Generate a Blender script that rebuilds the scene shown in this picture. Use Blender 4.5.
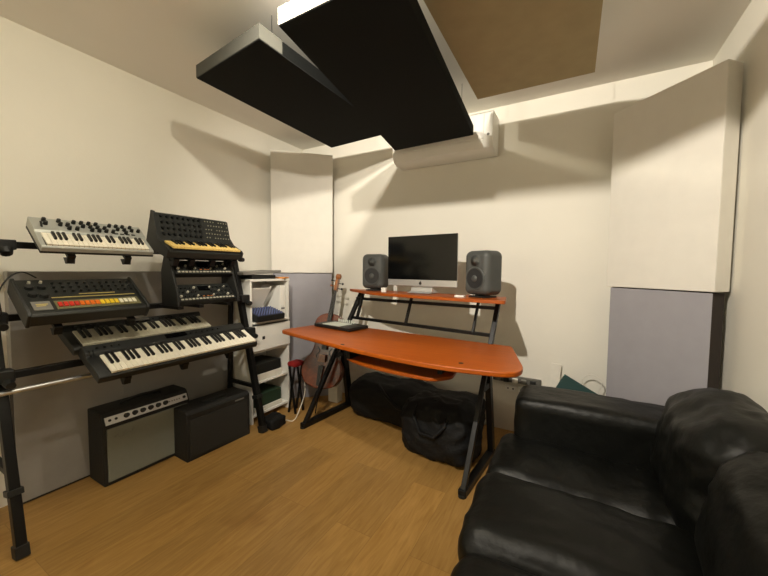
import bpy, bmesh, math, random
from math import radians as R, sin, cos, pi, sqrt
from mathutils import Vector, Matrix, noise
for o in list(bpy.data.objects): bpy.data.objects.remove(o)
scn = bpy.context.scene
COL = scn.collection

# ------------------------------------------------------------------ camera
F, PT, RO, YA = 340.0, R(3.1), R(.5), R(29.4)
def cam_axis(v):
    x, y, f = v
    x, y = cos(RO)*x - sin(RO)*y, sin(RO)*x + cos(RO)*y
    fy = f*cos(PT) + y*sin(PT); z = -f*sin(PT) + y*cos(PT)
    return Vector((x*cos(YA) - fy*sin(YA), x*sin(YA) + fy*cos(YA), z))
cx, cy, cf = cam_axis((1, 0, 0)), cam_axis((0, 1, 0)), cam_axis((0, 0, 1))
cd = bpy.data.cameras.new('camera'); cam = bpy.data.objects.new('camera', cd); COL.objects.link(cam)
cd.sensor_width = 36; cd.lens = F/768*36; cd.clip_start = .02
m = Matrix(((cx.x, cy.x, -cf.x, 0), (cx.y, cy.y, -cf.y, 0), (cx.z, cy.z, -cf.z, 1.2), (0, 0, 0, 1)))
cam.matrix_world = m
scn.camera = cam

# ------------------------------------------------------------------ world and exposure
w = bpy.data.worlds.new('world'); scn.world = w; w.use_nodes = True
w.node_tree.nodes['Background'].inputs[0].default_value = (.9, .85, .8, 1)
w.node_tree.nodes['Background'].inputs[1].default_value = .02
vs = scn.view_settings
vs.view_transform = 'Standard'; vs.look = 'None'; vs.gamma = 1; vs.use_curve_mapping = False
vs.exposure = 0.0
GLOW_W = {'desk': 22, 'middle': 2, 'viewer': 5}              # bare glow of each ceiling lamp
BEAM_W = {'desk': 88, 'middle': 27, 'viewer': 235}            # reflector beams towards the back of the room
FILL_LAMP_W = 17
LAMP_COL = (1.0, .925, .72); BEAM_COL = (1.0, .92, .80)

# ------------------------------------------------------------------ materials
def lin(c): return tuple(((v/255)/12.92 if v/255 <= .04045 else ((v/255+.055)/1.055)**2.4) for v in c)
MATS = {}
def mat(name, rgb, rough=.5, metal=0, var=.06, scale=12, bump=0, bscale=200, spec=.5, emit=0, coat=0):
    if name in MATS: return MATS[name]
    M = bpy.data.materials.new(name); M.use_nodes = True; nt = M.node_tree; b = nt.nodes['Principled BSDF']
    c = lin(rgb)
    tc = nt.nodes.new('ShaderNodeTexCoord'); nz = nt.nodes.new('ShaderNodeTexNoise'); nz.inputs['Scale'].default_value = scale
    nz.inputs['Detail'].default_value = 4
    nt.links.new(tc.outputs['Object'], nz.inputs['Vector'])
    rp = nt.nodes.new('ShaderNodeValToRGB')
    rp.color_ramp.elements[0].position = .3; rp.color_ramp.elements[1].position = .7
    rp.color_ramp.elements[0].color = tuple(v*(1-var) for v in c)+(1,)
    rp.color_ramp.elements[1].color = tuple(min(1, v*(1+var)) for v in c)+(1,)
    nt.links.new(nz.outputs[0], rp.inputs[0]); nt.links.new(rp.outputs[0], b.inputs['Base Color'])
    b.inputs['Roughness'].default_value = rough; b.inputs['Metallic'].default_value = metal
    b.inputs['Specular IOR Level'].default_value = spec
    if coat: b.inputs['Coat Weight'].default_value = coat
    if emit:
        b.inputs['Emission Color'].default_value = c+(1,); b.inputs['Emission Strength'].default_value = emit
    if bump:
        n2 = nt.nodes.new('ShaderNodeTexNoise'); n2.inputs['Scale'].default_value = bscale; n2.inputs['Detail'].default_value = 3
        bp = nt.nodes.new('ShaderNodeBump'); bp.inputs['Strength'].default_value = bump; bp.inputs['Distance'].default_value = .01
        nt.links.new(tc.outputs['Object'], n2.inputs['Vector']); nt.links.new(n2.outputs[0], bp.inputs['Height'])
        nt.links.new(bp.outputs[0], b.inputs['Normal'])
    MATS[name] = M; return M

def wood_mat(name, c0, c1, rough, along='Y', gscale=6, planks=None, coat=0):
    M = bpy.data.materials.new(name); M.use_nodes = True; nt = M.node_tree; b = nt.nodes['Principled BSDF']
    N, L = nt.nodes.new, nt.links.new
    tc = N('ShaderNodeTexCoord'); mp = N('ShaderNodeMapping'); L(tc.outputs['Object'], mp.inputs[0])
    if along == 'Y': mp.inputs['Rotation'].default_value = (0, 0, R(90))
    st = N('ShaderNodeMapping'); L(mp.outputs[0], st.inputs[0]); st.inputs['Scale'].default_value = (1, 9, 9)
    nz = N('ShaderNodeTexNoise'); nz.inputs['Scale'].default_value = gscale; nz.inputs['Detail'].default_value = 6; nz.inputs['Distortion'].default_value = 1.2
    rp = N('ShaderNodeValToRGB'); rp.color_ramp.elements[0].position = .3; rp.color_ramp.elements[1].position = .75
    rp.color_ramp.elements[0].color = lin(c0)+(1,); rp.color_ramp.elements[1].color = lin(c1)+(1,)
    out = rp.outputs[0]
    if planks:
        bk = N('ShaderNodeTexBrick'); L(mp.outputs[0], bk.inputs['Vector'])
        bk.inputs['Scale'].default_value = 1; bk.inputs['Brick Width'].default_value = planks[0]; bk.inputs['Row Height'].default_value = planks[1]
        bk.inputs['Mortar Size'].default_value = .0012; bk.inputs['Mortar Smooth'].default_value = .2; bk.offset = .37
        bk.inputs['Color1'].default_value = (.84, .84, .84, 1); bk.inputs['Color2'].default_value = (1.12, 1.12, 1.12, 1); bk.inputs['Mortar'].default_value = (.72, .7, .68, 1)
        ad = N('ShaderNodeVectorMath'); ad.operation = 'ADD'
        sc = N('ShaderNodeVectorMath'); sc.operation = 'SCALE'; sc.inputs['Scale'].default_value = 7
        L(bk.outputs['Color'], sc.inputs[0]); L(st.outputs[0], ad.inputs[0]); L(sc.outputs[0], ad.inputs[1]); L(ad.outputs[0], nz.inputs['Vector'])
        kn = N('ShaderNodeTexNoise'); kn.inputs['Scale'].default_value = 3.2; kn.inputs['Detail'].default_value = 2; L(tc.outputs['Object'], kn.inputs['Vector'])
        kr = N('ShaderNodeValToRGB'); kr.color_ramp.elements[0].position = .62; kr.color_ramp.elements[1].position = .78
        kr.color_ramp.elements[0].color = (1, 1, 1, 1); kr.color_ramp.elements[1].color = (.72, .62, .5, 1); L(kn.outputs[0], kr.inputs[0])
        mx = N('ShaderNodeMix'); mx.data_type = 'RGBA'; mx.blend_type = 'MULTIPLY'; mx.inputs[0].default_value = 1
        L(rp.outputs[0], mx.inputs[6]); L(bk.outputs['Color'], mx.inputs[7])
        m2 = N('ShaderNodeMix'); m2.data_type = 'RGBA'; m2.blend_type = 'MULTIPLY'; m2.inputs[0].default_value = 1
        L(mx.outputs[2], m2.inputs[6]); L(kr.outputs[0], m2.inputs[7]); out = m2.outputs[2]
    else: L(st.outputs[0], nz.inputs['Vector'])
    L(nz.outputs[0], rp.inputs[0]); L(out, b.inputs['Base Color']); b.inputs['Roughness'].default_value = rough
    if coat: b.inputs['Coat Weight'].default_value = coat; b.inputs['Coat Roughness'].default_value = .2
    MATS[name] = M; return M

WALL = mat('wall_paint', (232, 228, 216), .85, var=.015, scale=3, bump=.05, bscale=90)
CEIL = mat('ceiling_paint', (234, 230, 222), .9, var=.015, scale=3)
FLOOR = wood_mat('laminate_floor', (150, 112, 56), (176, 138, 80), .42, 'Y', 5, (1.25, .19))
DESK = wood_mat('cherry_laminate', (150, 68, 2), (168, 82, 4), .45, 'X', 4)
PWHITE = mat('white_fabric', (226, 222, 212), .9, var=.02, bump=.15, bscale=600)
PGREY = mat('grey_fabric', (156, 154, 160), .92, var=.03, bump=.2, bscale=600)
PGREY2 = mat('warm_grey_fabric', (158, 155, 150), .92, var=.03, bump=.2, bscale=600)
PBLACK = mat('black_fabric', (20, 21, 19), .95, var=.06, bump=.2, bscale=600, spec=.2)
BEIGE = mat('beige_fabric', (168, 153, 120), .95, var=.05, bump=.2, bscale=600, spec=.2)
DARKSIDE = mat('dark_backing', (52, 44, 38), .9)
BMETAL = mat('black_metal', (13, 13, 13), .45, .3)
BPLAST = mat('black_plastic', (24, 25, 24), .5)
BPLAST2 = mat('charcoal_plastic', (28, 30, 27), .5)
BKEY = mat('black_key', (14, 14, 14), .35)
WKEY = mat('white_key', (238, 232, 214), .35, var=.01)
YKEY = mat('yellow_lit_key', (232, 200, 120), .4, var=.01)  # yellow light painted into the key colour
DKEY = mat('pale_key', (196, 190, 168), .4, var=.01)
SILV = mat('silver_panel', (176, 178, 172), .42, .35, var=.02)
ALU = mat('aluminium', (205, 205, 205), .35, .7, var=.01)
CHROME = mat('chrome', (215, 215, 215), .4, 1, var=.01)
GLASS = mat('screen_glass', (6, 7, 8), .12, 0, var=0, spec=.5)
WPLAST = mat('white_plastic', (236, 234, 226), .4, var=.01)
WLACQ = mat('white_lacquer', (232, 230, 222), .35, var=.01)
SPK = mat('speaker_grey', (74, 76, 74), .55, .1)
SPKD = mat('speaker_cone', (34, 35, 36), .6)
LEATH = mat('black_leather', (9, 10, 8), .46, 0, var=.15, scale=8, bump=.25, bscale=30, spec=.24)
BAG = mat('black_nylon', (15, 16, 17), .7, 0, var=.2, bump=.3, bscale=120, spec=.3)
GRILLE = mat('silver_grille_cloth', (132, 134, 124), .8, .1, var=.1, scale=300)
DGRILLE = mat('dark_grille_cloth', (38, 36, 32), .9, var=.15, scale=200)
TOLEX = mat('black_tolex', (24, 23, 21), .65, bump=.3, bscale=400)
RED = mat('red_plastic', (196, 40, 26), .45); ORANGE = mat('orange_plastic', (232, 112, 20), .45)
YELLOW = mat('yellow_plastic', (236, 200, 40), .45); IVORY = mat('ivory_plastic', (236, 232, 210), .45)
GOLD = mat('gold_print', (206, 186, 110), .5); OLIVE = mat('olive_strip', (112, 108, 74), .5)
NAVY = mat('navy_panel', (26, 34, 66), .45); BLUEK = mat('blue_knob', (96, 108, 150), .4)
CELLO = wood_mat('varnished_maple', (74, 28, 10), (128, 56, 20), .3, 'Y', 3, coat=.5)
SCROLLM = wood_mat('light_maple', (140, 84, 40), (176, 112, 60), .35, 'Y', 3, coat=.3)
REDC = mat('red_cloth', (150, 24, 24), .8); GREEN = mat('green_board', (34, 56, 38), .6)
TEAL = mat('teal_cover', (28, 62, 60), .6); PAPER = mat('paper', (228, 224, 212), .8)
ORFOLD = mat('orange_folder', (222, 148, 72), .7)
PADS = mat('pad_grey', (214, 220, 208), .6); MGREY = mat('mid_grey', (120, 118, 112), .6)
STRIPG = mat('strip_grey', (92, 90, 84), .7)

# ------------------------------------------------------------------ mesh helpers
class MB:
    def __init__(s): s.bm = bmesh.new()
    def _xf(s, vs, mtx):
        if mtx is not None: bmesh.ops.transform(s.bm, matrix=mtx, verts=vs)
        return s
    def bx(s, x0, x1, y0, y1, z0, z1, mtx=None):
        r = bmesh.ops.create_cube(s.bm, size=1)['verts']
        for v in r: v.co = Vector(((x0+x1)/2+v.co.x*(x1-x0), (y0+y1)/2+v.co.y*(y1-y0), (z0+z1)/2+v.co.z*(z1-z0)))
        return s._xf(r, mtx)
    def bar(s, p, q, wx, wy, up=(0, 0, 1)):
        p, q = Vector(p), Vector(q); d = (q-p); L = d.length; d.normalize()
        u = Vector(up)
        if abs(d.dot(u)) > .95: u = Vector((0, 1, 0))
        a = d.cross(u).normalized(); b = a.cross(d).normalized()
        M = Matrix(((a.x, b.x, d.x, p.x), (a.y, b.y, d.y, p.y), (a.z, b.z, d.z, p.z), (0, 0, 0, 1)))
        return s.bx(-wx/2, wx/2, -wy/2, wy/2, 0, L, M)
    def cyl(s, p, q, r, r2=None, n=16):
        p, q = Vector(p), Vector(q); d = q-p; L = d.length
        k = bmesh.ops.create_cone(s.bm, cap_ends=True, segments=n, radius1=r, radius2=r if r2 is None else r2, depth=L)['verts']
        M = Matrix.Translation((p+q)/2) @ d.to_track_quat('Z', 'Y').to_matrix().to_4x4()
        return s._xf(k, M)
    def ball(s, c, r, sc=(1, 1, 1), sub=2):
        k = bmesh.ops.create_icosphere(s.bm, subdivisions=sub, radius=r)['verts']
        return s._xf(k, Matrix.Translation(c) @ Matrix.Diagonal((*sc, 1)))
    def prism(s, pts, a, b, axis='z', mtx=None):
        def P(u, v, t): return {'z': (u, v, t), 'x': (t, u, v), 'y': (u, t, v)}[axis]
        v0 = [s.bm.verts.new(P(u, v, a)) for u, v in pts]; v1 = [s.bm.verts.new(P(u, v, b)) for u, v in pts]
        n = len(pts); s.bm.faces.new(v0); s.bm.faces.new(v1)
        for i in range(n): s.bm.faces.new((v0[i], v0[(i+1) % n], v1[(i+1) % n], v1[i]))
        return s._xf(v0+v1, mtx)
    def tube(s, pts, r, n=8, rs=None):
        P = [Vector(p) for p in pts]; rings = []
        for i, p in enumerate(P):
            d = (P[min(i+1, len(P)-1)]-P[max(i-1, 0)]).normalized()
            u = Vector((0, 0, 1)) if abs(d.z) < .9 else Vector((0, 1, 0))
            a = d.cross(u).normalized(); b = a.cross(d); rr = rs[i] if rs else r
            rings.append([s.bm.verts.new(p+a*rr*cos(2*pi*k/n)+b*rr*sin(2*pi*k/n)) for k in range(n)])
        for i in range(len(rings)-1):
            for k in range(n): s.bm.faces.new((rings[i][k], rings[i][(k+1) % n], rings[i+1][(k+1) % n], rings[i+1][k]))
        s.bm.faces.new(rings[0]); s.bm.faces.new(rings[-1]); return s
    def ring(s, c, R0, r, nrm=(0, 0, 1), n=28, k=8):
        q = Vector(nrm).to_track_quat('Z', 'Y')
        vs = [[s.bm.verts.new(Vector(c)+q @ Vector(((R0+r*cos(2*pi*j/k))*cos(2*pi*i/n), (R0+r*cos(2*pi*j/k))*sin(2*pi*i/n), r*sin(2*pi*j/k)))) for j in range(k)] for i in range(n)]
        for i in range(n):
            for j in range(k): s.bm.faces.new((vs[i][j], vs[(i+1) % n][j], vs[(i+1) % n][(j+1) % k], vs[i][(j+1) % k]))
        return s
    def build(s, name, M, parent=None, bevel=0, smooth=False, origin=None, seg=2):
        bmesh.ops.recalc_face_normals(s.bm, faces=s.bm.faces)
        if origin is not None: bmesh.ops.translate(s.bm, vec=-Vector(origin), verts=s.bm.verts)
        me = bpy.data.meshes.new(name); s.bm.to_mesh(me); s.bm.free()
        me.materials.append(M); o = bpy.data.objects.new(name, me); COL.objects.link(o)
        if origin is not None: o.location = origin
        if parent is not None: o.parent = parent
        if smooth or bevel:
            for p in me.polygons: p.use_smooth = True
            if not bevel and smooth != 'all': me.set_sharp_from_angle(angle=R(40))
        if bevel:
            b = o.modifiers.new('bevel', 'BEVEL'); b.width = bevel; b.segments = seg; b.limit_method = 'ANGLE'; b.angle_limit = R(35)
            b.harden_normals = True
        return o

def rbox(x0, x1, y0, y1, z0, z1, r, n=14, puff=0, wr=0, seed=0, wscale=(3, 3, 3), puffx=0, fold=0):
    """rounded, puffed and wrinkled box for cushions and soft bags"""
    s = MB(); bm = s.bm
    bmesh.ops.create_cube(bm, size=2); bmesh.ops.subdivide_edges(bm, edges=bm.edges, cuts=n, use_grid_fill=True)
    c = Vector(((x0+x1)/2, (y0+y1)/2, (z0+z1)/2)); h = Vector(((x1-x0)/2, (y1-y0)/2, (z1-z0)/2))
    for v in bm.verts:
        u = v.co.copy(); p = Vector((u.x*h.x, u.y*h.y, u.z*h.z))
        q = Vector([max(-h[i]+r, min(h[i]-r, p[i])) for i in range(3)]); d = p-q
        if d.length > 1e-6: p = q+d.normalized()*min(r, d.length) if sum(abs(d[i]) > 1e-6 for i in range(3)) > 1 else q+d
        p.z += puff*u.z*(1-u.x**2)*(1-u.y**2); p.x += puffx*u.x*(1-u.z**2)*(1-u.y**2)
        if wr:
            sc = Vector((p.x*wscale[0], p.y*wscale[1], p.z*wscale[2]))+Vector((seed*7.3, seed*3.1, seed))
            a = noise.noise(sc); b2 = 1-abs(noise.noise(sc*2.1+Vector((5, 2, 1))))*2; b3 = 1-abs(noise.noise(sc*4.3))*2
            dr = (d.normalized() if d.length > 1e-6 else Vector((0, 0, 1)) if abs(u.z) > .9 else Vector((u.x, u.y, 0)).normalized())
            p += dr*(a*wr+b2*wr*.55+b3*wr*.25)
        v.co = p+c
    return s

def tag(o, label=None, cat=None, group=None, kind=None):
    for k, v in (('label', label), ('category', cat), ('group', group), ('kind', kind)):
        if v: o[k] = v
    return o
def thing(name, label, cat, loc=(0, 0, 0), rot=(0, 0, 0), group=None):
    o = bpy.data.objects.new(name, None); o.empty_display_size = .05; COL.objects.link(o)
    o.location = loc; o.rotation_euler = rot; return tag(o, label, cat, group)
def copy_part(o, parent, loc, scale=None):
    c = o.copy(); COL.objects.link(c); c.parent = parent; c.location = loc
    if scale: c.scale = scale
    return c
def struct(name, M, *boxes):
    s = MB()
    for b in boxes: s.bx(*b)
    return tag(s.build(name, M), kind='structure')

# ------------------------------------------------------------------ the room
XL, XR, YB, YF, H = -2.45, .635, 2.645, -1.9, 2.4
struct('floor', FLOOR, (XL-.1, XR+.1, YF-.1, YB+.1, -.1, 0))
struct('ceiling', CEIL, (XL-.1, XR+.1, YF-.1, YB+.1, H, H+.1))
struct('wall_left', WALL, (XL-.1, XL, YF-.1, YB+.1, 0, H))
struct('wall_right', WALL, (XR, XR+.1, YF-.1, YB+.1, 0, H))
struct('wall_back', WALL, (XL, XR, YB, YB+.1, 0, H))
struct('wall_front', WALL, (XL, XR, YF-.1, YF, 0, H))

# ------------------------------------------------------------------ ceiling lamps
def ceiling_lamp(x, y, power, label, beam=0, aim=None, cone=120):
    t = thing('ceiling_lamp', label, 'lamp', (x, y, H))
    MB().cyl((0, 0, 0), (0, 0, -.012), .045, .04, 24).build('ceiling_rose', WPLAST, t, smooth=True)
    MB().cyl((0, 0, -.012), (0, 0, -.022), .014).build('socket', WPLAST, t, smooth=True)
    ld = bpy.data.lights.new('bulb_light', 'POINT'); ld.energy = power; ld.color = LAMP_COL; ld.shadow_soft_size = .02
    lo = bpy.data.objects.new('bulb_light', ld); COL.objects.link(lo); lo.parent = t; lo.location = (0, 0, -.046)
    if beam:
        ld = bpy.data.lights.new('beam_light', 'SPOT'); ld.energy = beam; ld.color = BEAM_COL; ld.shadow_soft_size = .02
        ld.spot_size = R(cone); ld.spot_blend = 1
        lo = bpy.data.objects.new('beam_light', ld); COL.objects.link(lo); lo.parent = t; lo.location = (0, 0, -.048)
        d = Vector(aim)-Vector((x, y, H-.075)); lo.rotation_euler = d.to_track_quat('-Z', 'Y').to_euler()
ceiling_lamp(-.85, .80, GLOW_W['desk'], 'warm ceiling spotlight in front of the lowest black hanging panel', BEAM_W['desk'], (-1.75, 2.6, 1.35), 96)
ceiling_lamp(-.5, -.06, GLOW_W['viewer'], 'ceiling spotlight above the viewer, beaming at the back wall', BEAM_W['viewer'], (-.4, 2.645, 1.4), 110)
ceiling_lamp(-.69, .33, GLOW_W['middle'], 'ceiling spotlight between two others, turned to the left wall', BEAM_W['middle'], (-2.4, .65, .75), 105)
t = thing('fill_lamp', 'added fill lamp with white shade in the front corner behind the viewer', 'lamp', (-1.6, -1.5, 0))  # made-up lamp out of view, added to lift the ambient light
MB().cyl((0, 0, 0), (0, 0, .02), .14, n=32).build('base', BMETAL, t, smooth=True)
MB().cyl((0, 0, .02), (0, 0, 1.42), .01).build('pole', BMETAL, t, smooth=True)
b = MB(); b.ring((0, 0, 1.42), .15, .004); b.ring((0, 0, 1.30), .17, .004)
b.build('lamp_shade', WPLAST, t, smooth='all')
ld = bpy.data.lights.new('bulb_light', 'POINT'); ld.energy = FILL_LAMP_W; ld.color = LAMP_COL; ld.shadow_soft_size = .12
lo = bpy.data.objects.new('bulb_light', ld); COL.objects.link(lo); lo.parent = t; lo.location = (0, 0, 1.5)

# ------------------------------------------------------------------ hanging ceiling panels
def cloud(name, label, corners, z0, z1, face, side, wires, edge=None):
    """corners: 4 xy of the bottom face"""
    c = Vector((sum(p[0] for p in corners)/4, sum(p[1] for p in corners)/4, z0))
    t = thing(name, label, 'acoustic panel', c)
    loc = [(p[0]-c.x, p[1]-c.y) for p in corners]
    MB().prism(loc, .003, z1-z0).build('frame', side, t, bevel=.003)
    MB().prism([(u*.998, v*.998) for u, v in loc], 0, .0035).build('fabric_face', face, t)
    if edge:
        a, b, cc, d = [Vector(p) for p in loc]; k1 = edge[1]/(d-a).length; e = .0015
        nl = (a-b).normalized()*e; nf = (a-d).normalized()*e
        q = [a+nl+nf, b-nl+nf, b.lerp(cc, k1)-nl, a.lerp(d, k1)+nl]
        MB().prism([tuple(p) for p in q], .0036, z1-z0+.001).build('lit_front_edge', edge[2], t)  # lighter strip that paints lamplight onto the near edge
    for u, v in loc:
        MB().cyl((u*wires, v*wires, z1-z0-.002), (u*wires, v*wires, H-z0), .0012, n=6).build('hanging_wire', BMETAL, t)
    return t
LITSIDE = mat('lamplit_side_fabric', (62, 61, 54), .9, var=.04)  # black fabric lightened, the close lamp's light put into its colour
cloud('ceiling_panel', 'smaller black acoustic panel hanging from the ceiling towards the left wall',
      [(-1.79, 1.13), (-1.245, 1.075), (-1.225, 2.25), (-1.80, 2.29)], 2.205, 2.272, PBLACK, mat('shaded_edge_fabric', (9, 10, 9), .95, spec=.1), .8, (0, .13, LITSIDE))  # far part of the side near-black: shade painted into its colour
cloud('ceiling_panel', 'largest black acoustic panel, hanging lowest over the desk',
      [(-1.01, .964), (-.516, .96), (-.637, 2.345), (-1.246, 2.365)], 2.115, 2.18, PBLACK, PBLACK, .8, (0, .015, mat('glow_edge_cloth', (170, 166, 152), .9)))  # near edge painted pale for the lamp glow on black fabric
cloud('ceiling_panel', 'beige acoustic panel hanging in front of the right-hand back wall',
      [(-.525, .595), (.062, .595), (.049, 2.066), (-.539, 2.061)], 2.205, 2.29, BEIGE, BEIGE, .8)

# ------------------------------------------------------------------ air conditioner on the back wall
t = thing('air_conditioner', 'white wall air conditioner high on the back wall, partly behind black ceiling panel', 'air conditioner', (-.92, YB, 2.04))
prof = [(-.004, .0), (-.004, .27), (-.17, .27), (-.2, .25), (-.205, .08), (-.185, .02), (-.13, 0)]
MB().prism(prof, -.39, .39, 'x').build('body', WPLAST, t, bevel=.006)
MB().prism([(-.212, .075), (-.206, .075), (-.206, .245), (-.212, .245)], -.365, .33, 'x').build('front_cover', WPLAST, t, bevel=.002)
MB().prism([(-.208, .068), (-.190, .016), (-.182, .012), (-.202, .070)], -.35, .32, 'x').build('louver', WPLAST, t, bevel=.002)
MB().cyl((.36, -.2, .1), (.36, -.208, .1), .009).build('indicator', MGREY, t)

# ------------------------------------------------------------------ corner and wall acoustic panels
def panel_across(name, label, p, q, z0, z1, th, face, back, side=None):
    """panel whose front face runs from p to q (seen left to right), thickness goes away from the room"""
    p, q = Vector(p), Vector(q); L = (q-p).length; a = math.atan2(q.y-p.y, q.x-p.x)
    t = thing(name, label, 'acoustic panel', (p.x, p.y, z0), (0, 0, a))
    MB().bx(0, L, .004, th, 0, z1-z0).build('frame', back, t, bevel=.003)
    MB().bx(.0005, L-.0005, 0, .0045, .0005, z1-z0-.0005).build('fabric_face', face, t, bevel=.002)
    if side: MB().bx(.0, L+.001, .003, th-.01, -.001+.002, z1-z0+.001).build('side_fabric', side, t, bevel=.003)
    return t
panel_across('corner_panel', 'white upright acoustic panel across the back left corner, above a grey one', (-2.37, 2.155), (-1.985, 2.54), 1.164, 2.245, .05, PWHITE, PWHITE)
panel_across('corner_panel', 'grey acoustic panel in the back left corner, behind white cabinet and cello', (-2.362, 2.163), (-1.99, 2.535), 0, 1.158, .05, PGREY, DARKSIDE)
panel_across('corner_panel', 'thick white upright acoustic panel in the back right corner, above a grey one', (.165, 2.478), (.553, 2.088), 1.11, 2.14, .10, PWHITE, PWHITE)
panel_across('corner_panel', 'grey acoustic panel in the back right corner, standing behind the sofa', (.185, 2.470), (.553, 2.11), .0, 1.104, .085, PGREY, DARKSIDE)
for i, (z0, z1, x, lab) in enumerate(((0, .582, -2.385, 'grey acoustic panel on the floor behind the guitar amplifiers'), (.586, 1.175, -2.385, 'grey acoustic panel on left wall behind drum machine, above another panel'))):
    t = thing('wall_panel', lab, 'acoustic panel', (x, 1.155, z0))
    MB().bx(-.058, -.004, -.62, .62, 0, z1-z0).build('frame', DARKSIDE if i == 0 else PGREY2, t, bevel=.003)
    MB().bx(-.0045, 0, -.6195, .6195, .012 if i == 0 else .001, z1-z0-.001).build('fabric_face', PGREY2, t, bevel=.002)

# ------------------------------------------------------------------ desk with raised shelf
t = thing('studio_desk', 'orange wooden studio desk with black metal frame and raised monitor shelf', 'desk', (-1.1, 2.0, 0))
O = Vector((-1.1, 2.0, 0))
def rel(p): return (p[0]-O.x, p[1]-O.y) if len(p) == 2 else (p[0]-O.x, p[1]-O.y, p[2])
def smooth_poly(pts, rad, n=5):
    out = []; N = len(pts)
    for i in range(N):
        p = Vector(pts[i]); a = Vector(pts[i-1]); b = Vector(pts[(i+1) % N])
        r = rad[i]
        if r <= 0: out.append(tuple(p)); continue
        A = p+(a-p).normalized()*min(r, (a-p).length*.45); B = p+(b-p).normalized()*min(r, (b-p).length*.45)
        for k in range(n+1):
            s_ = k/n; out.append(tuple(A*(1-s_)**2+p*2*s_*(1-s_)+B*s_**2))
    return out
dpts = [(-1.885, 1.79), (-1.15, 1.59), (-.79, 1.525), (-.53, 1.507), (-.225, 1.555), (-.19, 1.66), (-.318, 2.125), (-.60, 2.145), (-1.50, 2.225), (-1.80, 2.25)]
drad = [.05, .2, .2, .15, .09, .07, .03, 0, 0, .05]
MB().prism([rel(p) for p in smooth_poly(dpts, drad)], .725, .75).build('desktop', DESK, t, bevel=.006, seg=3)
for gx, gy in ((-1.20, 1.63), (-.47, 1.60)):
    MB().cyl(rel((gx, gy, .7495)), rel((gx, gy, .752)), .012, n=20).build('cable_grommet', BPLAST, t, smooth=True)
spts = [(-1.715, 2.42), (-1.30, 2.125), (-.95, 2.05), (-.60, 1.995), (-.335, 1.97), (-.385, 2.29), (-.95, 2.36), (-1.45, 2.41)]
MB().prism([rel(p) for p in smooth_poly(spts, [.04, .12, .1, .1, .03, .02, 0, 0])], 1.012, 1.032).build('shelf', DESK, t, bevel=.005, seg=3)
# frames: sloping leg, foot bar, rear post, link
def side_frame(fx, fy, dx, top, rear, nm):
    foot = Vector((fx, fy, .0)); topv = Vector(top)
    k = (topv-foot)
    f = MB()
    f.bar(rel(foot+Vector((0, 0, .0))+k*.012), rel(topv), .034, .028, up=(1, 0, 0))
    f.build('leg', BMETAL, t, bevel=.003)
    MB().bar(rel((fx, fy-.01, .02)), rel((rear[0], rear[1], .02)), .045, .04).build('foot_bar', BMETAL, t, bevel=.004)
    mid = foot+k*.66
    MB().bar(rel((rear[0], rear[1]-.02, .04)), rel((mid.x, mid.y-.02, .722)), .06, .035, up=(1, 0, 0)).build('rear_post', BMETAL, t, bevel=.003)
    a = foot+k*.5; b = Vector((rear[0], rear[1]-.02, 0)).lerp(Vector((mid.x, mid.y-.02, .722)), .62); b.z = .47; 
    MB().bar(rel((a.x, a.y, a.z)), rel((b.x, b.y, a.z)), .03, .03).build('link_bar', BMETAL, t, bevel=.002)
    MB().cyl(rel((fx, fy, 0)), rel((fx, fy, .012)), .022).build('foot_pad', BPLAST, t, smooth=True)
    ms = MB(); ms.bar(rel((mid.x-.01, mid.y-.30, .715)), rel((mid.x, mid.y+.02, .715)), .05, .018); ms.build('top_bracket', BMETAL, t)
side_frame(-1.755, 1.888, 0, (-1.583, 2.42, 1.005), (-1.70, 2.43), 'l')
side_frame(-.485, 1.725, 0, (-.428, 2.27, 1.005), (-.44, 2.24), 'r')
MB().bar(rel((-1.60, 2.375, .957)), rel((-.44, 2.262, .957)), .022, .022).build('upper_rail', BMETAL, t, bevel=.002)
MB().bar(rel((-1.62, 2.33, .80)), rel((-.445, 2.19, .79)), .022, .022).build('lower_rail', BMETAL, t, bevel=.002)
MB().bar(rel((-1.66, 2.20, .60)), rel((-.46, 2.06, .60)), .02, .05).build('modesty_rail', BMETAL, t, bevel=.002)
for k in (.06, .46, .90):
    a = Vector((-1.60, 2.375, .957)).lerp(Vector((-.44, 2.262, .957)), k); b = Vector((-1.62, 2.33, .80)).lerp(Vector((-.445, 2.19, .79)), k-.01)
    MB().bar(rel(a+Vector((0, .0, .05))), rel(b), .03, .014, up=(1, 0, 0)).build('shelf_strut', BMETAL, t, bevel=.002)
tp = [(-1.24, 1.98), (-1.24, 1.70), (-1.05, 1.615), (-.80, 1.575), (-.60, 1.57), (-.53, 1.66), (-.56, 1.92)]
tr = MB().prism([rel(p) for p in smooth_poly(tp, [.02, .06, .1, .1, .05, .03, .02])], .642, .66).build('keyboard_tray', DESK, t, bevel=.004)
for x in (-1.18, -.60): MB().bx(x-O.x-.012, x-O.x+.012, 1.66-O.y, 1.93-O.y, .66, .726).build('tray_rail', BMETAL, t)

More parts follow.
